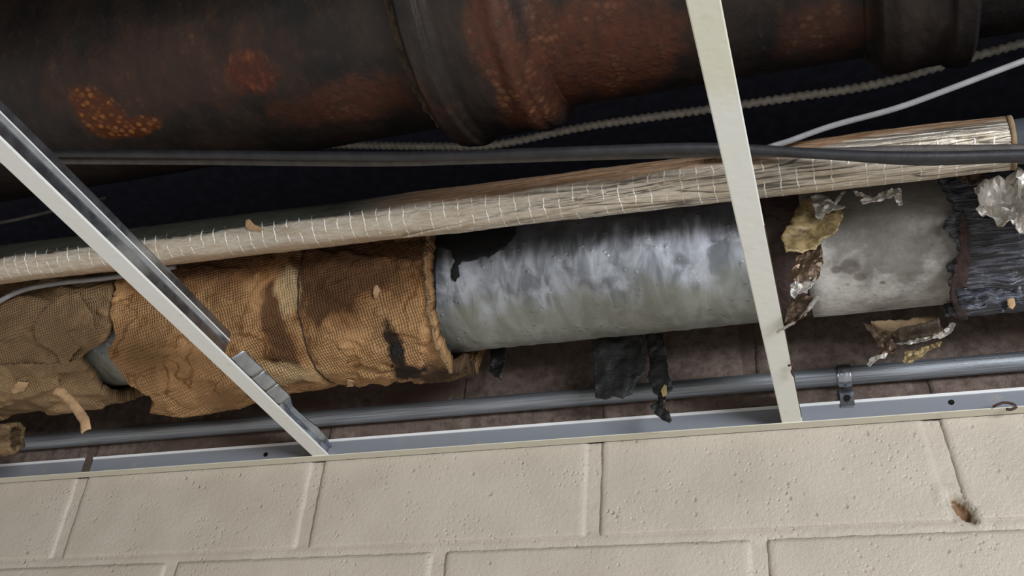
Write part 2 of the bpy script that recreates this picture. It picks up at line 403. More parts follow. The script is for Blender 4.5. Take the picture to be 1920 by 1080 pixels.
def mk_foil_wrap():
    m = NT('dirty_scrim_foil'); v = m.uv(); x, y, z = m.sep(v)
    n2 = m.noise(v, 90., 5., .7); blot = m.noise(v, 17., 5., .65)
    right = m.mr(x, .68, .9)
    fold = m.math('ABSOLUTE', m.math('SUBTRACT', m.noise(m.sc(v, 3.2, 17), 1., 3., .5, .6), .5))
    c = m.mix(m.mr(n2, .3, .7), lin(202, 190, 172), lin(230, 220, 204))
    c = m.mix(m.math('MULTIPLY', m.mr(blot, .5, .68), .5), c, lin(168, 142, 108))
    c = m.mix(m.math('MULTIPLY', m.math('MULTIPLY', m.mr(fold, .028, .0), right), .85), c, lin(74, 66, 60))
    rust = m.math('MULTIPLY', m.mr(m.math('ADD', y, m.math('MULTIPLY', m.math('SUBTRACT', m.noise(v, 14., 6., .7), .5), .09)), m.mr(x, 1.08, 1.2, -.045, .015), m.mr(x, 1.08, 1.2, -.01, .05)), m.mr(x, .52, .7))
    c = m.mix(m.math('MULTIPLY', rust, .85), c, m.mix(n2, lin(92, 58, 32), lin(138, 98, 58)))
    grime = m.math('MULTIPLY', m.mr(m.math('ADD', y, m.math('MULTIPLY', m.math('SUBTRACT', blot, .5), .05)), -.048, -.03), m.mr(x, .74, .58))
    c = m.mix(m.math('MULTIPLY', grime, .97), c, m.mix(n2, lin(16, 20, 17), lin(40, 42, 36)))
    c = m.mix(m.math('MULTIPLY', m.mr(n2, .66, .72), .6), c, lin(100, 66, 40))
    def thread(coord, per, wd):
        f = m.math('ABSOLUTE', m.math('SUBTRACT', m.math('FRACT', m.math('DIVIDE', m.math('ADD', coord, m.math('MULTIPLY', m.noise(v, 30., 2.), .006)), per)), .5))
        return m.mr(f, wd, wd * .4)
    th = m.math('MULTIPLY', m.mx(thread(x, .017, .055), m.math('MULTIPLY', thread(y, .05, .012), .5)), m.math('MULTIPLY', m.mr(m.noise(v, 21., 3.), .40, .55), m.mr(y, -.01, -.04)))
    c = m.mix(m.math('MULTIPLY', th, .85), c, lin(252, 248, 240))
    low = m.math('MULTIPLY', m.mr(m.math('ADD', y, m.math('MULTIPLY', m.math('SUBTRACT', blot, .5), .12)), -.125, -.16), m.mr(x, .8, .6))
    c = m.mix(m.math('MULTIPLY', low, .7), c, lin(148, 116, 82))
    dull = m.mx(m.mx(rust, grime), m.math('MULTIPLY', low, .7))
    h = m.math('ADD', m.math('MULTIPLY', fold, m.mr(x, .5, .95, .4, 2.6)), m.math('ADD', m.math('MULTIPLY', th, .1), m.math('MULTIPLY', n2, .25)))
    return m.out(c, m.math('ADD', .34, m.math('MULTIPLY', dull, .35)), m.math('MULTIPLY', m.math('SUBTRACT', .7, m.math('MULTIPLY', dull, .55)), m.math('SUBTRACT', 1., th)), m.bump(h, .004), m.math('SUBTRACT', .5, m.math('MULTIPLY', dull, .35)))
def mk_foil(name, col, metal=.9, rough=.28, dirt=lin(90, 70, 40), amt=.4):
    m = NT(name); v = m.uv(); n = m.noise(v, 55., 5., .65); w = m.vor(v, 70., 'F1')
    c = m.mix(m.math('MULTIPLY', m.mr(n, .45, .7), amt), col, dirt)
    return m.out(c, m.mr(n, .3, .7, rough, rough + .25), metal, m.bump(m.noise(v, 130., 4.), .0012), .5)
def mk_mastic():
    m = NT('black_mastic'); v = m.uv(); st = m.noise(m.sc(v, 30, 260), 1., 4., .6, .5); n = m.noise(v, 30., 5., .6)
    c = m.mix(m.mr(st, .4, .68), lin(28, 28, 33), lin(98, 101, 114))
    c = m.mix(m.mr(n, .5, .68), c, lin(28, 22, 24))
    return m.out(c, .38, .1, m.bump(m.math('ADD', st, n), .004), .6)
M.update(galvpipe=mk_pipe_galv(), greypipe=mk_pipe_grey(), iron=mk_iron(), burlap=mk_burlap('stained_shaded_burlap', lin(182, 140, 96), True),
         burlap2=mk_burlap('dusty_burlap', lin(158, 128, 94), False), wrap=mk_foil_wrap(), mastic=mk_mastic(),
         foil=mk_foil('silver_foil', lin(190, 184, 176), .75, .42), kraft=mk_foil('amber_kraft_face', lin(146, 126, 88), .1, .35, lin(62, 46, 22), .95),
         browned=mk_foil('browned_foil', lin(92, 74, 58), .6, .35, lin(44, 30, 24), .8), blackfoil=mk_foil('black_sooty_film', lin(7, 7, 8), .0, .45, lin(12, 11, 12), .6))
M['tar'] = simple('black_tar_paper', lin(9, 9, 11), .9); M['band'] = simple('rust_dark_band', lin(62, 44, 40), .85, 0., 60., .3, .002)
M['fibre'] = simple('grey_fibre', lin(96, 82, 66), .95, 0., 90., .3, .003); M['tan'] = simple('tan_paper', lin(186, 150, 112), .85, 0., 60., .2, .001)
M['board'] = simple('buff_board', lin(140, 116, 86), .85, 0., 50., .25, .001)
M['cable'] = simple('black_cable', lin(46, 45, 48), .5, 0., 60., .2, .0003); M['white'] = simple('grey_white_cable', lin(146, 144, 145), .45, 0., 60., .1, .0003)
M['cable_grey'] = simple('dusty_grey_cable', lin(82, 76, 72), .6, 0., 80., .2, .0004)
M['armour'] = simple('armour_steel', lin(244, 236, 224), .4, .1, 90., .15, .0003)
def mk_conduit():
    m = NT('dull_conduit_steel'); v = m.uv(); n = m.noise(m.sc(v, 8, 60), 1., 4.); n2 = m.noise(v, 120., 4., .7)
    c = m.mix(m.mr(n, .3, .7), lin(120, 124, 130), lin(158, 162, 168)); c = m.mix(m.math('MULTIPLY', m.mr(n2, .66, .74), .7), c, lin(52, 46, 44))
    return m.out(c, m.mr(n, .3, .7, .36, .5), .75, m.bump(n2, .0004))
M['conduit'] = mk_conduit()
M['wire'] = simple('dark_tie_wire', lin(52, 34, 22), .7, .2)

# ------------------------------------------------------------------ structure
B = .4064; J = .0085; CH = .2032
X0, X1 = -1.2192, 2.6
ha, hb = at(1776, 925, y=0), at(1826, 976, y=0); hole = ha.lerp(hb, .55)
hl = (hb - ha).length / 2; hdx, hdz = (hb - ha).x / (2 * hl), (hb - ha).z / (2 * hl)
def cavity(x, z):                        # chipped-out corner at the foot of a joint
    dx, dz = x - hole.x, z - hole.z
    if abs(dx) > .06 or abs(dz) > .06: return 0
    a = (dx * hdx + dz * hdz) / hl; b = (-dx * hdz + dz * hdx) / .0085
    d = sqrt(a * a + b * b) + .35 * nz(x * 140, 2, z * 140)
    return .013 * sstep(1.05, .7, d) - .0028 * exp(-((d - 1.4) / .28) ** 2)
def wall():
    V, F = [], []
    xs = [X0 + i * (X1 - X0) / 900 for i in range(901)]; zs = [-.345 + i * (.28 + .345) / 150 for i in range(151)]
    for z in zs:
        for x in xs:
            zr = abs((z + HB + .5 * CH) % CH - .5 * CH); bed = sstep(.010, .004, zr)
            y = .0026 - .0021 * bed + .0006 * fn(x * 40, 0, z * 40) + .0003 * fn(x * 220, 4, z * 220)
            y += cavity(x, z)
            V.append((x, y, z))
    n = 901
    for i in range(150):
        for j in range(900): F.append((i * n + j, i * n + j + 1, (i + 1) * n + j + 1, (i + 1) * n + j))
    me = mesh(V, F); w = link('wall_back', me, M['mortar']); props(w, kind='structure'); w['label'] = 'painted concrete block wall, bare above the ceiling line'
    return w
wb = wall()
def block(xa, xb, za, zb, seed, la=0., lb=0.):
    """block face with worn rounded edges; la/lb lean its left and right edges"""
    nx = max(6, int((xb - xa) / .0055)); nzz = max(6, int((zb - za) / .0055)); V, F = [], []
    for i in range(nzz + 1):
        t = i / nzz; z = za + (zb - za) * t
        for j in range(nx + 1):
            s = j / nx
            x = xa + la * (1 - t) + (xb + lb * (1 - t) - xa - la * (1 - t)) * s
            zz = z
            if i in (0, nzz): zz += .0012 * fn(x * 45 + seed, seed)
            if j in (0, nx): x += .0012 * fn(z * 45 + seed, 7 + seed)
            e = min(s * (xb - xa), (1 - s) * (xb - xa), t * (zb - za), (1 - t) * (zb - za))
            ex = min(s * (xb - xa), (1 - s) * (xb - xa)); ez = min(t, 1 - t) * (zb - za)
            y = -.0004 + .0006 * fn(x * 14, 1, z * 14) + .0026 * (1 - sstep(0, .006, ex)) ** 2 + .0006 * (1 - sstep(0, .012, ez)) * (.6 + fn(x * 9, 3, seed)) + cavity(x, z)
            V.append((x, y, zz))
    n = nx + 1; N = len(V)
    for i in range(nzz):
        for j in range(nx): F.append((i * n + j, i * n + j + 1, (i + 1) * n + j + 1, (i + 1) * n + j))
    rim = [j for j in range(n)] + [i * n + nx for i in range(1, nzz + 1)] + [nzz * n + j for j in range(nx - 1, -1, -1)] + [i * n for i in range(nzz - 1, 0, -1)]
    for k in rim: V.append((V[k][0], .03, V[k][2]))
    m = len(rim)
    for k in range(m): F.append((rim[(k + 1) % m], rim[k], N + k, N + (k + 1) % m))
    F.append(tuple(N + k for k in range(m)))
    return link('block', mesh(V, F), M['block'], wb)
for c, zt in enumerate((-HB, -HB + CH, -HB + 2 * CH)):
    za, zb = zt - CH + J * .75, zt - J * .75
    off = 0 if c == 1 else B / 2
    for k in range(-3, 7):
        xa, xb = k * B + off, (k + 1) * B + off
        if xa < X0 - .01 or xb > X1: continue
        la = .022 if (c == 1 and k == 3) else 0; lb = .022 if (c == 1 and k == 2) else 0
        block(xa + J, xb - J, za, zb, c * 20 + k, la, lb)
def st(name, lo, hi, mat): return props(link(name, box(lo, hi), mat, smooth=False), kind='structure')
st('ceiling', (-2.6, -2.4, 1.05), (4.2, 2.2, 1.13), M['deck'])            # deck over the plenum
st('wall_far_unseen', (-2.6, 2.2, -.02), (4.2, 2.28, 1.13), M['deck'])  # unseen plenum walls, added to keep world light out
st('wall_left_unseen', (-2.68, -2.4, 0), (-2.6, 2.28, 1.13), M['deck'])
st('wall_right_unseen', (4.2, -2.4, 0), (4.28, 2.28, 1.13), M['deck'])
st('wall_front_unseen', (-2.68, -2.48, .02), (4.28, -2.4, 1.13), M['deck'])
# unseen closed ceiling, neighbouring and round the opening, added to block world light
st('ceiling_neighbour_unseen', (-2.6, .2, .0), (4.2, 2.2, .02), M['deck'])
st('ceiling_closed_unseen', (-2.6, -2.4, .002), (4.2, -1.23, .018), M['tile'])
st('ceiling_closed_side_unseen', (-2.6, -1.23, .002), (-.85, -.03, .018), M['tile'])
st('ceiling_closed_side_unseen', (2.3, -1.23, .002), (4.2, -.03, .018), M['tile'])

# ------------------------------------------------------------------ wall angle
FL, LEG = .019, .0335
wa = thing('wall_angle', 'long white metal wall angle with cream-painted flange running along the block wall', 'wall angle', (.7, 0, 0))
link('flange', extrude_x([(-.0032, 0), (-FL, 0), (-FL, .0012), (-.0032, .0012)], -1.2, 2.55), M['cream'], wa, False)
gx0, gx1 = at(152, 880, y=-.002).x, at(169, 880, y=-.002).x
for a, b in ((-1.2, gx0), (gx1, 2.55)):
    lg = link('vertical_leg', extrude_x([(-.0005, .0013), (-.0022, .0013), (-.0022, LEG - .004), (-.0005, LEG - .004)], a, b), M['angle'], wa, False)
    link('folded_hem', extrude_x([(-.0005, LEG - .004), (-.0036, LEG - .004), (-.0036, LEG), (-.0005, LEG)], a, b), M['hem'], lg, False)
def disc(c, r, dep, n=12, ax='y'):
    V = [(c[0] + r * cos(2 * pi * k / n), c[1], c[2] + r * sin(2 * pi * k / n)) for k in range(n)]
    V += [(v[0], v[1] - dep, v[2]) for v in V]
    F = [tuple(range(n)), tuple(range(2 * n - 1, n - 1, -1))] + [(k, n + k, n + (k + 1) % n, (k + 1) % n) for k in range(n)]
    return mesh(V, F, [(v[0], v[2]) for v in V])
for px, py in ((498, 852), (1784, 754)):
    p = at(px, py, y=-.003); link('fastener_mark', disc((p.x, -.0016, p.z), .0035, .0014), M['screw'], wa, False)  # left disc stands for a dark fastener hole, right one is a nail
pa = [at(a, b, y=-.022) for a, b in ((1862, 763), (1880, 755), (1898, 757), (1906, 763), (1896, 768), (1886, 767))]
props(link('bent_nail', sweep(pa, .0016, 6), M['rustnail']), 'bent rusty nail stuck on the wall angle at the right edge', 'nail')

# ------------------------------------------------------------------ ceiling tees
TL, TR = .4183, 1.0659
def tee(name, xc, label, mat, yend, web0, stained=False):
    t = thing(name, label, 'ceiling tee', (xc, -.6, 0))
    V = []; w = .0122
    def ext(profile, y0, y1, ny=1, f=None):
        V, F = [], []; n = len(profile)
        for i in range(ny + 1):
            y = y0 + (y1 - y0) * i / ny
            for p in profile:
                q = f(p, y) if f else p
                V.append((xc + q[0], y, q[1]))
        for i in range(ny):
            for j in range(n):
                a = i * n + j; b = i * n + (j + 1) % n; F.append((a, b, b + n, a + n))
        F.append(tuple(range(n - 1, -1, -1))); F.append(tuple(range(ny * n, ny * n + n)))
        return mesh(V, F, [(v[1], v[0] + v[2]) for v in V])
    link('flange', ext([(-w, .0016), (-w, .0036), (w, .0036), (w, .0016), (w - .001, .0012), (-w + .001, .0012)], -1.22, yend, 1), mat, t, False)
    link('web', ext([(-.0008, .0036), (-.0008, .031), (.0008, .031), (.0008, .0036)], -1.22, web0, 40, lambda p, y: (p[0] + .0002 * nz(y * 12, p[1] * 40), p[1])), M['zinc'], t, False)
    link('bulb', ext([(-.0009, .0262), (-.0040, .0305), (-.0040, .0308), (-.0034, .0312), (-.0034, .041), (-.003, .0422), (.003, .0422), (.0034, .041), (.0034, .0312), (.0040, .0308), (.0040, .0305), (.0009, .0262)], -1.22, web0 - .002, 30,
         lambda p, y: (p[0] + .0002 * nz(y * 35, p[1] * 60, 4), p[1])), M['zinc'], t, False)
    link('bulb_lip', ext([(.0041, .0292), (.0041, .0306), (.0052, .0306), (.0052, .0292)], -1.22, web0 - .002), M['enamel'], t, False)
    return t, ext
yl = at(448, 672, z=.004).y
tl, extl = tee('ceiling_tee', TL, 'white ceiling tee with exposed shiny web and crimped metal tabs, left of the two', M['enamel'], -.003, yl)
# crimped tabs where the web has been cut
def px_tee(px, py): return at(px, py, z=.006).y
ys = [px_tee(452, 668), px_tee(484, 708), px_tee(508, 733), px_tee(540, 758)]
for k in range(3):
    a, b = ys[k] + .001, ys[k + 1] - .001; V, F, UV = [], [], []
    nI, nJ = 8, 8
    for i in range(nI + 1):
        for j in range(nJ + 1):
            y = a + (b - a) * i / nI; s = j / nJ
            x = TL + .0105 + .004 * s + .011 * sin(s * 1.7) + .0008 * fn(y * 60, s * 2, k) - .003 * sin(i / nI * pi) * s; z = .0042 + .020 * s - .007 * s * s + .0030 * sin(i / nI * pi) * s + .0006 * fn(y * 60, s * 2, k + 5)
            V.append((x, y + (.004 * s if k == 0 else .002 * s), z)); UV.append((y, z))
    N = len(V); V += [(v[0] - .0008, v[1], v[2] + .0008) for v in V]; UV += UV
    n = nJ + 1
    for i in range(nI):
        for j in range(nJ):
            q = (i * n + j, i * n + j + 1, (i + 1) * n + j + 1, (i + 1) * n + j); F.append(q); F.append(tuple(N + c for c in reversed(q)))
    rim = [j for j in range(n)] + [i * n + nJ for i in range(1, nI + 1)] + [nI * n + j for j in range(nJ - 1, -1, -1)] + [i * n for i in range(nI - 1, 0, -1)]
    for k2 in range(len(rim)): q0, q1 = rim[k2], rim[(k2 + 1) % len(rim)]; F.append((q1, q0, N + q0, N + q1))
    link('crimped_tab', mesh(V, F, UV), M['zinc'], tl)
link('web_stub', extl([(-.0008, .0036), (-.001, .022), (.002, .03), (.006, .031), (.0065, .029), (.003, .0275), (.0008, .021), (.0008, .0036)], ys[3] + .002, -.006, 40,
     lambda p, y: (p[0] + (.004 * sin((y + .06) * 45) + .0012 * fn(y * 40, p[1] * 30, 3)) * (p[1] / .02), p[1] * (1 - .3 * sstep(-.07, -.02, y)) + .0008 * fn(y * 60, p[0] * 100, 8) * (p[1] > .004))), M['zinc'], tl)
tr, extr = tee('ceiling_tee', TR, 'plain white ceiling tee crossing in front of the galvanised pipe, right of the two', M['enamel2'], -.003, -.012)
link('rusty_edge', extr([(.0122, .0012), (.0122, .0036), (.0127, .0036), (.0127, .0012)], -.42, -.03), M['rustnail'], tr, False)
p0 = [at(a, b, z=-.002) for a, b in ((1478, 686), (1484, 684), (1487, 690), (1484, 697), (1489, 706))]
props(link('twisted_wire', sweep(p0, .0012, 6), M['rustnail']), 'small dark twisted wire hooked on the edge of the right tee', 'wire')

# ------------------------------------------------------------------ steel conduit and strap
def rp(r, amp, fr, seed=0): return lambda u, t: r + amp * fn(u * fr, cos(t) * 2 + seed, sin(t) * 2)
co = thing('steel_conduit', 'straight grey steel conduit strapped along the block wall above the wall angle', 'conduit', (.7, CY, CZ))
link('tube', shell(CY, CZ, -1.2, 2.55, lambda u, t: CR, 240, 20, .0015), M['conduit'], co)
sx = at(1584, 712, y=-.03).x
V = []
strap = thing('conduit_strap', 'small one-hole metal strap with a screw holding the steel conduit', 'strap', (sx, 0, CZ - .04))
link('saddle', shell(CY, CZ, sx - .0085, sx + .0085, lambda u, t: CR + .0022 + (.0006 if abs(u - sx) < .004 else 0), 8, 24, .0018, (-pi * .62, pi * .62)), M['zinc'], strap)
zb = CZ - CR - .002
link('tab', bevel(box((sx - .0085, -.0046, zb - .0235), (sx + .0085, -.0024, zb + .002)), .0007), M['zinc'], strap, False)
sc_ = link('screw', disc((sx, -.004, zb - .012), .0045, .003, 6), M['screw'], strap, False)
link('screw_slot', disc((sx, -.0068, zb - .012), .0022, .0008, 8), M['hole'], sc_, False)

# ------------------------------------------------------------------ the big pipe
xg0, xg1 = -1.2, hit(1424, 500, *BIG)[0]; xb1 = hit(1512, 500, *BIG)[0]
bp = thing('water_pipe', 'large grey galvanised pipe, bare and streaked between its torn insulation sleeves', 'pipe', (.7, PY, PZ - PR))
link('streaked_section', shell(PY, PZ, xg0, xg1, lambda u, t: PR + .0006 * fn(u * 18, cos(t) * 3, sin(t) * 3) + .0009 * fn(u * 70, t * 4, 2), 420, 120, .004), M['galvpipe'], bp)
link('rusted_band', shell(PY, PZ, xg1 - .002, xb1 + .002, lambda u, t: PR - .0022 + .0015 * fn(u * 60, t * 8, 3), 24, 80, .004), M['band'], bp)
link('grey_section', shell(PY, PZ, xb1, 2.55, rp(PR + .0004, .0006, 20, 5), 120, 90, .004), M['greypipe'], bp)
# black remains of tar paper on the pipe
o = arc([(818, 446), (880, 432), (965, 425), (968, 440), (952, 462), (935, 472), (918, 484), (905, 482), (890, 490), (868, 492), (860, 500), (862, 520), (856, 531), (848, 528), (847, 508), (854, 492), (846, 472), (830, 466), (818, 462)], *BIG)
props(link('tar_paper_scrap', ragged(o, cylmap(PY, PZ, PR + .0022), .004, .0012, .0008, 60, .0016, 3), M['tar'], bp), 'torn black tar paper left on the pipe')
o = arc([(812, 470), (822, 470), (820, 560), (819, 606), (812, 606)], *BIG)
link('tar_paper_scrap', ragged(o, cylmap(PY, PZ, PR + .0018), .004, .0012, .0006, 60, .0012, 4), M['tar'], bp)

# ------------------------------------------------------------------ burlap sleeve beside the bare pipe
SR = .107; SL = (PY, PZ, SR)
ua = hit(213, 600, *SL)[0]; ub = hit(812, 560, *SL)[0]; ulow = hit(250, 735, *SL)[0]
TLIP = hit(826, 676, *SL)[1]
def s_u0(t):
    return ua + .008 * fn(t * 2.5, 3) + .0015 * fn(t * 12, 5) + .03 * exp(-((t + 1.5) / .25) ** 2)
def s_u1(t):
    lip = .010 * sstep(TLIP, TLIP - .12, t) * sstep(-2.3, -1.9, t)
    return ub + lip + .0025 * fn(t * 9, 8) - .004 * sstep(.5, 1.2, t)
def s_r(u, t):
    r = SR + .0030 * fn(u * 9, cos(t) * 2, sin(t) * 2) + .0022 * fn(u * 30, t * 5, 2)
    r += .0016 * abs(fn(u * 55 + 3, t * 9, 6))
    sag = max(0, -sin(t)); r += .0125 * sag * sag + .005 * sag * sag * (1 - sstep(ua + .02, ua + .2, u))
    us = hit_s; d = (u - us) / .006; r -= .0035 * exp(-d * d)           # pulled in under the tie wire
    r += .0035 * sstep(ub - .012, ub - .002, u)                           # swollen lip
    # torn ridges and delaminated folds
    r += .0042 * sstep(.05, .28, fn(u * 15 + 9, t * 3.2, 1)) * sstep(us, us + .05, u)
    r += .0032 * sstep(.1, .3, fn(u * 13 + 2, t * 3.5, 4)) * (1 - sstep(us - .05, us, u))
    # droop at the left end underside
    r += .020 * exp(-((t + 1.75) / .55) ** 2) * exp(-((u - ua - .07) / .10) ** 2)
    r -= .016 * exp(-((t - TLIP + .2) / .12) ** 2) * exp(-((u - (ub + .012)) / .016) ** 2)
    return r
hit_s = hit(560, 560, *SL)[0]
sv = thing('burlap_sleeve', 'brown water-stained burlap insulation sleeve ending in a thick lip beside the bare galvanised pipe', 'insulation', ((ua + ub) / 2, PY, PZ - SR))
link('burlap_jacket', shell(PY, PZ, s_u0, s_u1, lambda u, t: max(PR + .0182, s_r(u, t)), 330, 330, .017), M['burlap'], sv)
def ring_pts(u, cyl, dr, t0=-pi, t1=pi, n=60, slope=0.):
    return [Vector((u + slope * sin(t0 + (t1 - t0) * k / n), cyl[0] - (cyl[2] + dr) * cos(t0 + (t1 - t0) * k / n), cyl[1] + (cyl[2] + dr) * sin(t0 + (t1 - t0) * k / n))) for k in range(n + 1)]
tw = [Vector((hit_s, PY - (s_r(hit_s, t) + .0002) * cos(t), PZ + (s_r(hit_s, t) + .0002) * sin(t))) for t in [-pi + 2 * pi * k / 120 for k in range(121)]]
link('tie_wire', sweep(tw, .0011, 6, .008), M['wire'], sv)
lp = [Vector((s_u1(t) - .003, PY - (s_r(s_u1(t) - .003, t) + .0005) * cos(t), PZ + (s_r(s_u1(t) - .003, t) + .0005) * sin(t))) for t in [TLIP + .02 + 2.6 * k / 60 for k in range(61)]]
link('rope_edge', sweep(lp, .0028, 8, .0016, lambda d, th: .0028 + .0007 * sin(d * 1400 + th)), M['burlap2'], sv)
def flap(px, cyl, dr, mat, parent, name, res=.003, amp=.003, freq=40, thick=.0015, jit=.002, seed=0, crease=.0):
    o = arc(px, *cyl); return link(name, ragged(o, cylmap(cyl[0], cyl[1], cyl[2] + dr), res, thick, amp, freq, jit, seed, crease), mat, parent)
# peeled bits of the jacket
flap([(708, 543), (715, 541), (718, 552), (714, 564), (709, 566), (706, 556)], SL, .008, M['tan'], sv, 'peeled_paper', .0022, .002, 60, .0008, .0014, 4)
flap([(670, 703), (682, 704), (679, 714), (667, 712)], SL, .014, M['tan'], sv, 'peeled_paper', .0022, .002, 60, .0008, .0014, 6)
# tar drip
q = hit(752, 700, *SL); dz = PZ + (SR + .004) * sin(q[1]); dy = PY - (SR + .004) * cos(q[1])
flap([(800, 672), (815, 668), (832, 670), (846, 684), (836, 690), (818, 694), (800, 688)], SL, .010, M['tar'], sv, 'tar_blotch', .003, .002, 60, .001, .002, 19)
tarp = flap([(744, 655), (758, 648), (766, 668), (790, 664), (806, 672), (800, 684), (778, 690), (766, 698), (758, 708), (748, 702), (752, 688), (742, 675)], SL, .010, M['tar'], sv, 'tar_blotch', .003, .004, 80, .0015, .006, 9, .003)
dp = at(757, 705, y=dy + .01)
link('tar_drip', sweep([dp + Vector((0, 0, .008)), dp + Vector((.001, 0, -.004)), dp + Vector((.0, .001, -.012)), dp + Vector((.001, 0, -.019))], .0025, 8, .002, lambda d, t: max(.0006, .0032 - .11 * d + .0008 * nz(d * 300, t))), M['tar'], sv)

# ------------------------------------------------------------------ crumpled burlap sleeve at the left edge
RR = .103; LC = (PY, PZ, RR)
lu1 = hit(207, 600, *LC)[0]
tA = hit(190, 660, *LC)[1]; tB = hit(160, 745, *LC)[1]
def l_u1(t):
    v = lu1 + .006 * fn(t * 3, 2) + .0012 * fn(t * 14, 6)
    v -= .058 * sstep(hit(190, 640, *LC)[1] + .05, tA - .05, t)
    v += .02 * sstep(.35, .8, t) * 0
    return v
def l_r(u, t):
    r = RR + .012 * fn(u * 6 + 1, cos(t) * 2.2, sin(t) * 2.2, 2) + .0025 * fn(u * 20, t * 4, 8) + .009 * max(0, -sin(t)) ** 2
    a = (t + 1.0) * .1
    r += .009 * sstep(-.1, .25, fn(u * 9 + 5, t * 2.6 + 2, 5)) + .002 * abs(fn(u * 24, t * 6, 3))
    r -= .016 * exp(-(((u - lu1 + .11) * .5 + (t + .05) * .1) / .008) ** 2) * sstep(.7, .2, t) * sstep(-.9, -.3, t)
    r -= .012 * exp(-((t + .92 + (u - lu1) * 1.2) / .07) ** 2)
    r -= .010 * exp(-((u - lu1 + .16 - .05 * t) / .012) ** 2) * sstep(-.2, .3, t)
    return max(r, PR + .0185)
lv = thing('crumpled_burlap_sleeve', 'crumpled tan burlap insulation sleeve with torn hanging strip at the left edge', 'insulation', (lu1 - .2, PY, PZ - RR))
link('burlap_jacket', shell(PY, PZ, -1.2, l_u1, l_r, 420, 220, .015), M['burlap2'], lv)
flap([(95, 590), (125, 565), (160, 560), (185, 600), (195, 630), (170, 650), (150, 680), (145, 700), (120, 670), (85, 650), (75, 620)], LC, .013, M['burlap2'], lv, 'loose_flap', .004, .006, 18, .003, .002, 12)
flap([(0, 690), (60, 685), (110, 690), (125, 720), (150, 760), (146, 775), (100, 775), (55, 765), (0, 760)], LC, .009, M['burlap2'], lv, 'loose_flap', .004, .007, 22, .003, .002, 14)
flap([(48, 732), (62, 722), (82, 722), (76, 735), (55, 740)], LC, .018, M['tan'], lv, 'peeled_paper', .003, .001, 50, .001, .0012, 15)
ys_ = PY - .085
hs = [at(a, b, y=ys_) for a, b in ((103, 732), (115, 735), (132, 752), (146, 770), (158, 788), (161, 808))]
def strip(pts, w0, w1, th, seed):
    V, F, UV = [], [], []; n = 24
    P = []
    for i in range(n + 1):
        t = i / n * (len(pts) - 1); k = min(int(t), len(pts) - 2); f = t - k; P.append(pts[k].lerp(pts[k + 1], f))
    for i, p in enumerate(P):
        d = (P[min(i + 1, n)] - P[max(i - 1, 0)]).normalized(); s = d.cross(Vector((0, 1, 0))).normalized()
        w = w0 + (w1 - w0) * i / n + .0008 * nz(i * .8, seed)
        for j in range(5):
            a = (j / 4 - .5) * 2
            V.append(p + s * w * a + Vector((0, -.002 * (1 - a * a) + .001 * nz(i * .5, j, seed), 0))); UV.append((i * .004, a * w))
    N = len(V); V += [v + Vector((0, th, 0)) for v in V]; UV += UV
    for i in range(n):
        for j in range(4):
            q = (i * 5 + j, i * 5 + j + 1, i * 5 + j + 6, i * 5 + j + 5); F.append(q); F.append(tuple(N + c for c in reversed(q)))
    rim = [0, 1, 2, 3, 4] + [i * 5 + 4 for i in range(1, n + 1)] + [n * 5 + j for j in (3, 2, 1, 0)] + [i * 5 for i in range(n - 1, 0, -1)]
    for k in range(len(rim)): a, b = rim[k], rim[(k + 1) % len(rim)]; F.append((b, a, N + a, N + b))
    return mesh(V, F, UV)
link('hanging_strip', strip(hs, .0055, .0068, .002, 3), M['tan'], lv)
rc = at(12, 822, y=PY + .03)
link('fallen_curl', shell(rc.y, rc.z, rc.x - .25, lambda t: rc.x + .018 + .004 * fn(t * 4, 2), lambda u, t: .020 + .008 * fn(u * 25, cos(t) * 1.5, sin(t) * 1.5 + 4), 60, 48, .006), M['burlap2'], lv)

# ------------------------------------------------------------------ black mastic sleeve at the right
KR = .100; KC = (PY, PZ, KR)
ku = hit(1792, 500, *KC)[0]
def k_u0(t): return ku + .012 * fn(t * 4, 3) + .01 * fn(t * 11, 9) + .012 * sstep(.3, .8, t)
ks = thing('black_mastic_sleeve', 'torn black mastic-coated insulation sleeve with ragged edge at the right of the grey pipe', 'insulation', (ku + .4, PY, PZ - KR))
def k_r(u, t):
    r = KR + .004 * fn(u * 16, t * 3, 2) + .003 * fn(u * 50, t * 10, 5)
    return max(PR + .0145, r + .006 * max(0, fn(u * 22, 3, t * 2)) * sstep(-.7, -1.2, t))
link('mastic_coat', shell(PY, PZ, k_u0, 2.55, k_r, 220, 200, .012), M['mastic'], ks)
flap([(1778, 540), (1790, 505), (1800, 470), (1795, 430), (1805, 400), (1815, 440), (1818, 490), (1812, 540), (1808, 590), (1795, 600), (1786, 575)], KC, .005, M['band'], ks, 'rusted_rim', .004, .004, 50, .002, .004, 21)
kf = PY - .02
link('hanging_rag', ragged(flat([(1790, 560), (1880, 565), (1915, 560), (1912, 600), (1890, 595), (1876, 612), (1866, 590), (1850, 590), (1830, 605), (1815, 608), (1798, 602)], PY - .06), wallmap(PY - .075, .3, .03), .004, .002, .006, 40, .004, 22, .003), M['mastic'], ks)
link('paper_tag', ragged(flat([(1886, 574), (1898, 572), (1903, 585), (1897, 593), (1890, 590)], PY - .075), wallmap(PY - .088), .003, .001, .0005, 40, .0008, 23), M['tan'], ks)

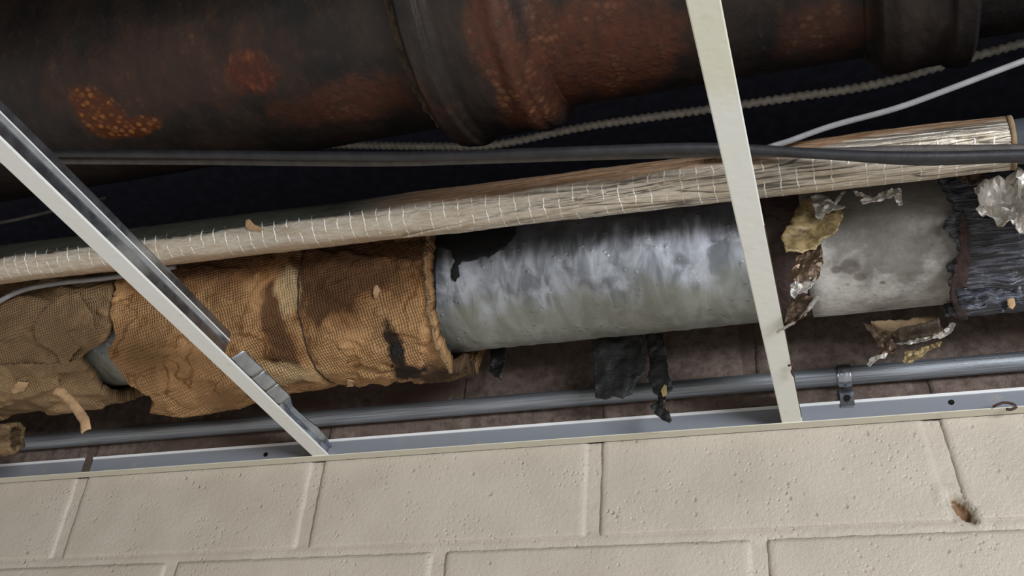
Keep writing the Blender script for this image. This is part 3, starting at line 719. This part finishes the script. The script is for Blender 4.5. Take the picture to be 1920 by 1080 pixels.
# ------------------------------------------------------------------ foil wrapped pipe
FY = -.335; FR = .0262
fa, fb = at(0, 497, y=FY), at(1893, 268, y=FY)
fdir = (fb - fa).normalized()
fx0 = fa - fdir * .55
def lap(u):                                             # angle of the lap seam along the tube
    K = ((.6, -2.1), (.755, -1.41), (.94, -.5), (1.03, .12), (1.3, 1.6))
    for (a, b), (c, d) in zip(K, K[1:]):
        if u <= c: return b + (d - b) * (max(u, a) - a) / (c - a)
    return K[-1][1]
def f_r(u, t):
    r = FR * (1 + .03 * fn(u * 4, 2)) + .0010 * fn(u * 10, cos(t) * 2, sin(t) * 2) + .0005 * fn(u * 60, t * 6, 3)
    d = t - lap(u); g = sstep(.62, .78, u)
    r += g * (.0022 * exp(-(d / .16) ** 2) if d > 0 else .0022 * exp(-(d / .6) ** 2))
    r += .0011 * abs(fn(u * 7, t * 14, 5)) * sstep(.6, .9, u)
    return r
def tilt_shell(me, y0, p, d):
    rot = Vector((1, 0, 0)).rotation_difference(d).to_matrix().to_4x4()
    me.transform(Matrix.Translation(p) @ rot @ Matrix.Translation(Vector((-p.x, -p.y, -p.z)))); return me
fp = thing('foil_wrapped_pipe', 'slim pipe wrapped in dirty silver scrim foil running under the large pipes', 'pipe', fa.lerp(fb, .5) - Vector((0, 0, FR)))
link('foil_jacket', tilt_shell(shell(fa.y, fa.z, fx0.x, lambda t: fa.x + (fb - fa).length + .0015 * nz(t * 3), f_r, 620, 72, .006), 0, fa, fdir), M['wrap'], fp)
lus = [.66 + .42 * k / 40 for k in range(41)]
lo_ = [(u, FR * (lap(u) + .06)) for u in lus] + [(u, FR * (lap(u) - .1 - .4 * sstep(.66, .78, u))) for u in reversed(lus)]
link('lap_strip', tilt_shell(ragged(lo_, cylmap(fa.y, fa.z, FR + .0022), .006, .001, .0012, 20, .0006, 71, 0, .1 / FR), 0, fa, fdir), M['wrap'], fp)
tz = fa.z + (fb.z - fa.z) * ((.45 - fa.x) / (fb.x - fa.x)); ty = FY
flap([(462, 414), (469, 412), (478, 422), (496, 432), (490, 436), (470, 434), (463, 432)], (ty, tz, FR), .0018, M['tan'], fp, 'peeled_tape', .002, .001, 60, .0008, .0008, 77)
link('jacket_rim', tilt_shell(shell(fa.y, fa.z, fa.x + (fb - fa).length - .002, fa.x + (fb - fa).length + .003, lambda u, t: FR + .001, 2, 48, .010), 0, fa, fdir), M['board'], fp)
link('dark_pipe_end', tilt_shell(shell(fa.y, fa.z, fa.x + (fb - fa).length - .05, 2.7, lambda u, t: FR * .86 + .001 * fn(u * 20, t * 2), 40, 40, .004), 0, fa, fdir), simple('dusty_rubber_wrap', lin(56, 62, 68), .7), fp)

# ------------------------------------------------------------------ cast iron main with two hubs
def i_r(u, t): return IR + .0012 * fn(u * 12, cos(t) * 4, sin(t) * 4) + .0005 * fn(u * 60, t * 12, 4)
im = thing('cast_iron_main', 'huge dark rusted cast iron pipe with two bell hubs filling the top', 'pipe', (.7, IY, IZ - IR))
link('barrel', shell(IY, IZ, -1.2, 2.55, i_r, 420, 160, .01), M['iron'], im)
def hub(prof, name):
    us = [p[0] for p in prof]
    def rr(u, t):
        for k in range(len(prof) - 1):
            if u <= prof[k + 1][0] + 1e-9:
                a, b = prof[k], prof[k + 1]; s = min(max((u - a[0]) / (b[0] - a[0]), 0), 1); s = s * s * (3 - 2 * s)
                return IR + a[1] + (b[1] - a[1]) * s + .0012 * fn(u * 25, cos(t) * 4, sin(t) * 4) + .0006 * fn(u * 80, t * 12, 1)
        return IR + prof[-1][1]
    return link(name, shell(IY, IZ, us[0], us[-1], rr, 110, 160, .004), M['iron'], im)
HC = (IY, IZ, IR + .03)
h0 = hit(842, 262, *HC)[0]; h1 = hit(1018, 190, *HC)[0]
hub([(h0 - .004, -.003), (h0, .026), (h0 + .006, .031), (h0 + .026, .032), (h0 + .032, .027), (h0 + .045, .023), (h1 - .045, .023), (h1 - .028, .027), (h1 - .014, .022), (h1 + .012, .002), (h1 + .016, -.003)], 'bell_hub')
g0 = hit(1640, 150, *HC)[0]; g1 = hit(1832, 95, *HC)[0]
hub([(g0 - .012, -.003), (g0 - .006, .004), (g0 + .012, .022), (g0 + .03, .026), (g0 + .06, .023), (g1 - .03, .023), (g1 - .022, .029), (g1 - .004, .030), (g1, .026), (g1 + .004, -.003)], 'bell_hub')
# lead packing line at the first hub's mouth
link('joint_packing', shell(IY, IZ, h0 - .016, h0 + .002, lambda u, t: IR + .006 + .006 * fn(u * 60, t * 14, 2), 10, 200, .006), M['fibre'], im)

# ------------------------------------------------------------------ cables
def cable(name, pxs, r, mat, label, rf=None, n=10, step=None, cat='cable'):
    pts = [at(a, b, y=y) for a, b, y in pxs]
    return props(link(name, sweep(pts, r, n, step, rf), mat), label, cat)
cable('black_cable', [(-260, 287, -.474), (80, 288, -.474), (400, 290, -.465), (700, 293, -.455), (900, 290, -.445), (1100, 283, -.435), (1300, 277, -.425), (1420, 281, -.415), (1560, 290, -.410), (1720, 294, -.405), (1890, 291, -.40), (2200, 280, -.40), (3400, 225, -.40)], .0052, M['cable'], 'upper black cable sagging below the cast iron main')
cable('black_cable', [(-260, 301, -.460), (80, 301, -.460), (400, 302, -.450), (700, 304, -.438), (900, 299, -.43), (1100, 292, -.42), (1300, 287, -.408), (1420, 286, -.398), (1560, 286, -.392), (1720, 281, -.386), (1890, 280, -.382), (2200, 270, -.38), (3400, 210, -.38)], .0050, M['cable_grey'], 'dusty grey-black cable running just beneath the upper black cable')
cable('black_cable', [(1340, 283, -.384), (1430, 285, -.379), (1550, 291, -.375), (1720, 302, -.369), (1890, 297, -.366), (2200, 290, -.36), (3400, 235, -.36)], .0046, M['cable'], 'lower black cable crossing the foil-wrapped pipe at the right')
cable('white_cable', [(1440, 276, -.374), (1475, 266, -.376), (1560, 236, -.38), (1680, 203, -.39), (1780, 167, -.40), (1920, 114, -.41), (2150, 30, -.42), (2800, -190, -.43)], .0031, M['white'], 'pale grey cable rising to the right above the foil-wrapped pipe')
cable('white_cable', [(-150, 640, -.285), (-20, 575, -.285), (40, 545, -.285), (110, 531, -.285), (210, 520, -.282), (330, 500, -.275)], .0036, M['white'], 'thin pale cable beneath the foil-wrapped pipe at the left edge')
cable('white_cable', [(-150, 440, -.2), (0, 418, -.2), (90, 398, -.2), (200, 370, -.2)], .0032, M['cable_grey'], 'thin dim cable in the dark gap left of the tee')
cable('armoured_cable', [(500, 268, -.12), (690, 272, -.12), (830, 274, -.12), (930, 271, -.12), (1100, 237, -.12), (1320, 206, -.12), (1480, 183, -.12), (1640, 158, -.12), (1840, 102, -.12), (1920, 80, -.12), (2200, 0, -.12), (3200, -230, -.12)], .0072, M['armour'],
      'ribbed steel armoured cable running behind the cast iron main', lambda d, t: .0060 + .0011 * sin(2 * pi * (d / .0105) + t), 14, .0015)

# ------------------------------------------------------------------ torn foil and scraps
sp_y = -.268
scrap = thing('torn_foil_scrap', 'torn amber-backed foil scrap hanging in front of the pipe beside the right tee', 'insulation scrap', at(1520, 600, y=sp_y))
link('amber_face', ragged(flat([(1508, 368), (1522, 366), (1548, 372), (1583, 395), (1578, 412), (1567, 443), (1540, 457), (1530, 468), (1500, 478), (1474, 483), (1471, 462), (1464, 450), (1483, 412), (1494, 384)], sp_y), wallmap(sp_y, .1, .1), .0035, .0012, .007, 34, .002, 31, .003), M['kraft'], scrap)
link('silver_fold', ragged(flat([(1520, 366), (1545, 366), (1562, 380), (1585, 392), (1560, 400), (1548, 404), (1540, 412), (1530, 408), (1526, 390)], sp_y - .008), wallmap(sp_y - .011, .12, .1), .003, .0009, .004, 40, .001, 32, .003), M['foil'], scrap, False)
link('browned_tail', ragged(flat([(1494, 476), (1540, 458), (1543, 484), (1536, 518), (1519, 530), (1500, 532), (1478, 520), (1492, 495)], sp_y), wallmap(sp_y + .002, .0, .1), .0035, .001, .004, 40, .002, 33, .002), M['browned'], scrap, False)
link('crinkled_edge', ragged(flat([(1482, 534), (1500, 530), (1522, 528), (1532, 520), (1524, 538), (1514, 552), (1502, 550), (1490, 560), (1483, 556)], sp_y - .004), wallmap(sp_y - .004), .003, .0008, .004, 60, .001, 34, .004), M['foil'], scrap, False)
link('lower_rag', ragged(flat([(1483, 562), (1500, 552), (1530, 556), (1520, 575), (1512, 592), (1490, 600), (1472, 604), (1474, 585)], sp_y - .002), wallmap(sp_y), .0035, .001, .004, 50, .002, 35, .002), M['browned'], scrap, False)
tip = [at(1532, 556, y=sp_y - .01), at(1515, 580, y=sp_y - .025), at(1492, 602, z=-.002), at(1456, 623, z=-.004)]
link('foil_sliver', strip([Vector(p) for p in tip], .0026, .0012, .0012, 5), M['foil'], scrap, False)
tat = thing('foil_tatter', 'thin silver foil tatters dangling under the foil-wrapped pipe right of the tee', 'foil scrap', at(1640, 385, y=-.27))
link('foil_shred', ragged(flat([(1598, 356), (1625, 368), (1640, 372), (1655, 362), (1690, 352), (1692, 382), (1684, 384), (1676, 368), (1660, 374), (1640, 380), (1618, 384), (1612, 378), (1624, 372), (1605, 366)], -.29), wallmap(-.29), .003, .0007, .004, 60, .001, 41, .003), M['foil'], tat, False)
link('foil_shred', ragged(flat([(1564, 385), (1570, 374), (1580, 362), (1586, 362), (1576, 376), (1568, 388)], -.29), wallmap(-.292), .003, .0007, .001, 60, .0006, 42, .001), M['foil'], tat, False)
cf = thing('crumpled_foil', 'crumpled bright foil bunched above the black mastic sleeve', 'foil scrap', at(1880, 430, y=-.27))
link('foil_bunch', ragged(flat([(1826, 352), (1860, 338), (1930, 332), (1990, 330), (1990, 440), (1920, 432), (1905, 425), (1895, 412), (1880, 416), (1868, 404), (1850, 400), (1838, 395), (1828, 388), (1840, 378)], -.29), wallmap(-.285, -.2, .12), .0035, .0009, .016, 26, .002, 43, .010), M['foil'], cf, False)
link('foil_bunch', ragged(flat([(1790, 332), (1850, 322), (1848, 340), (1835, 350), (1815, 346), (1800, 340)], -.29), wallmap(-.29), .0035, .0009, .006, 40, .002, 44, .004), M['browned'], cf, False)
hy = -.075
f1 = thing('sooty_film', 'broad black sooty film hanging under the pipe and over the conduit', 'film scrap', at(1160, 755, y=hy))
link('film', ragged(flat([(1116, 640), (1210, 628), (1216, 700), (1196, 722), (1186, 742), (1170, 752), (1150, 748), (1135, 754), (1118, 750), (1117, 700)], hy), wallmap(hy, -.2, .0), .004, .001, .004, 18, .002, 51, .002), M['blackfoil'], f1)
f2 = thing('sooty_film', 'narrow twisted black film strip with amber spots dangling below the conduit', 'film scrap', at(1245, 790, y=hy))
link('film', ragged(flat([(1212, 630), (1245, 634), (1252, 660), (1254, 700), (1262, 732), (1252, 745), (1240, 748), (1226, 740), (1216, 712), (1222, 690), (1216, 655)], hy), wallmap(hy, -.1, .0), .0035, .001, .004, 30, .002, 52, .002), M['blackfoil'], f2)
link('film_tip', ragged(flat([(1220, 762), (1236, 752), (1246, 762), (1254, 772), (1260, 788), (1256, 794), (1240, 786), (1228, 776)], hy), wallmap(hy, 0), .003, .001, .004, 50, .0016, 53, .002), M['blackfoil'], f2)
link('film', ragged(flat([(1234, 744), (1250, 744), (1246, 768), (1238, 768)], hy), wallmap(hy - .001, 0), .003, .001, .002, 50, .001, 55, .001), M['blackfoil'], f2)
link('amber_fleck', ragged(flat([(1240, 735), (1246, 722), (1250, 724), (1252, 742), (1244, 746)], hy - .006), wallmap(hy - .008), .0025, .001, .001, 50, .0008, 54), M['kraft'], f2, False)
f3 = thing('sooty_film', 'small black film shred hanging beneath the pipe near the sleeve lip', 'film scrap', at(935, 720, y=hy))
link('film', ragged(flat([(918, 650), (958, 648), (952, 690), (942, 718), (934, 712), (920, 702), (926, 680)], hy), wallmap(hy, -.1), .0035, .001, .005, 40, .002, 56, .002), M['blackfoil'], f3)
# broken insulation hanging below the grey pipe
b_y = PY + .03
bi = thing('broken_insulation', 'broken buff insulation shell with foil rags hanging under the grey pipe', 'insulation scrap', at(1700, 690, y=b_y))
link('buff_shell', ragged(flat([(1632, 600), (1690, 594), (1752, 586), (1758, 612), (1720, 618), (1690, 622), (1682, 632), (1662, 622), (1648, 616)], b_y), wallmap(b_y, .5, .05), .004, .005, .004, 30, .0025, 61, .002), M['board'], bi)
link('charred_shell', ragged(flat([(1686, 622), (1740, 608), (1760, 594), (1764, 622), (1770, 632), (1720, 644), (1690, 652), (1680, 640)], b_y - .006), wallmap(b_y - .008, .5, .05), .004, .004, .004, 40, .002, 62, .002), M['fibre'], bi)
link('foil_rag', ragged(flat([(1616, 612), (1640, 618), (1668, 626), (1682, 650), (1676, 664), (1660, 672), (1640, 680), (1630, 690), (1628, 680), (1642, 668), (1650, 656), (1640, 640), (1630, 626)], b_y - .01), wallmap(b_y - .012), .0035, .0008, .006, 40, .002, 63, .004), M['browned'], bi, False)
link('foil_rag', ragged(flat([(1626, 690), (1630, 678), (1645, 672), (1664, 668), (1660, 676), (1642, 682), (1632, 694)], b_y - .012), wallmap(b_y - .018), .0025, .0008, .002, 50, .001, 64, .002), M['foil'], bi, False)
link('foil_rag', ragged(flat([(1692, 684), (1696, 664), (1720, 660), (1750, 650), (1766, 648), (1762, 656), (1745, 660), (1728, 674), (1712, 684), (1700, 688)], b_y - .012), wallmap(b_y - .016), .003, .0008, .004, 60, .0015, 65, .004), M['kraft'], bi, False)
link('foil_rag', ragged(flat([(1680, 648), (1720, 640), (1765, 630), (1782, 608), (1792, 612), (1786, 626), (1770, 638), (1740, 644), (1700, 652)], b_y - .01), wallmap(b_y - .014), .003, .0008, .004, 50, .0015, 66, .003), M['foil'], bi, False)
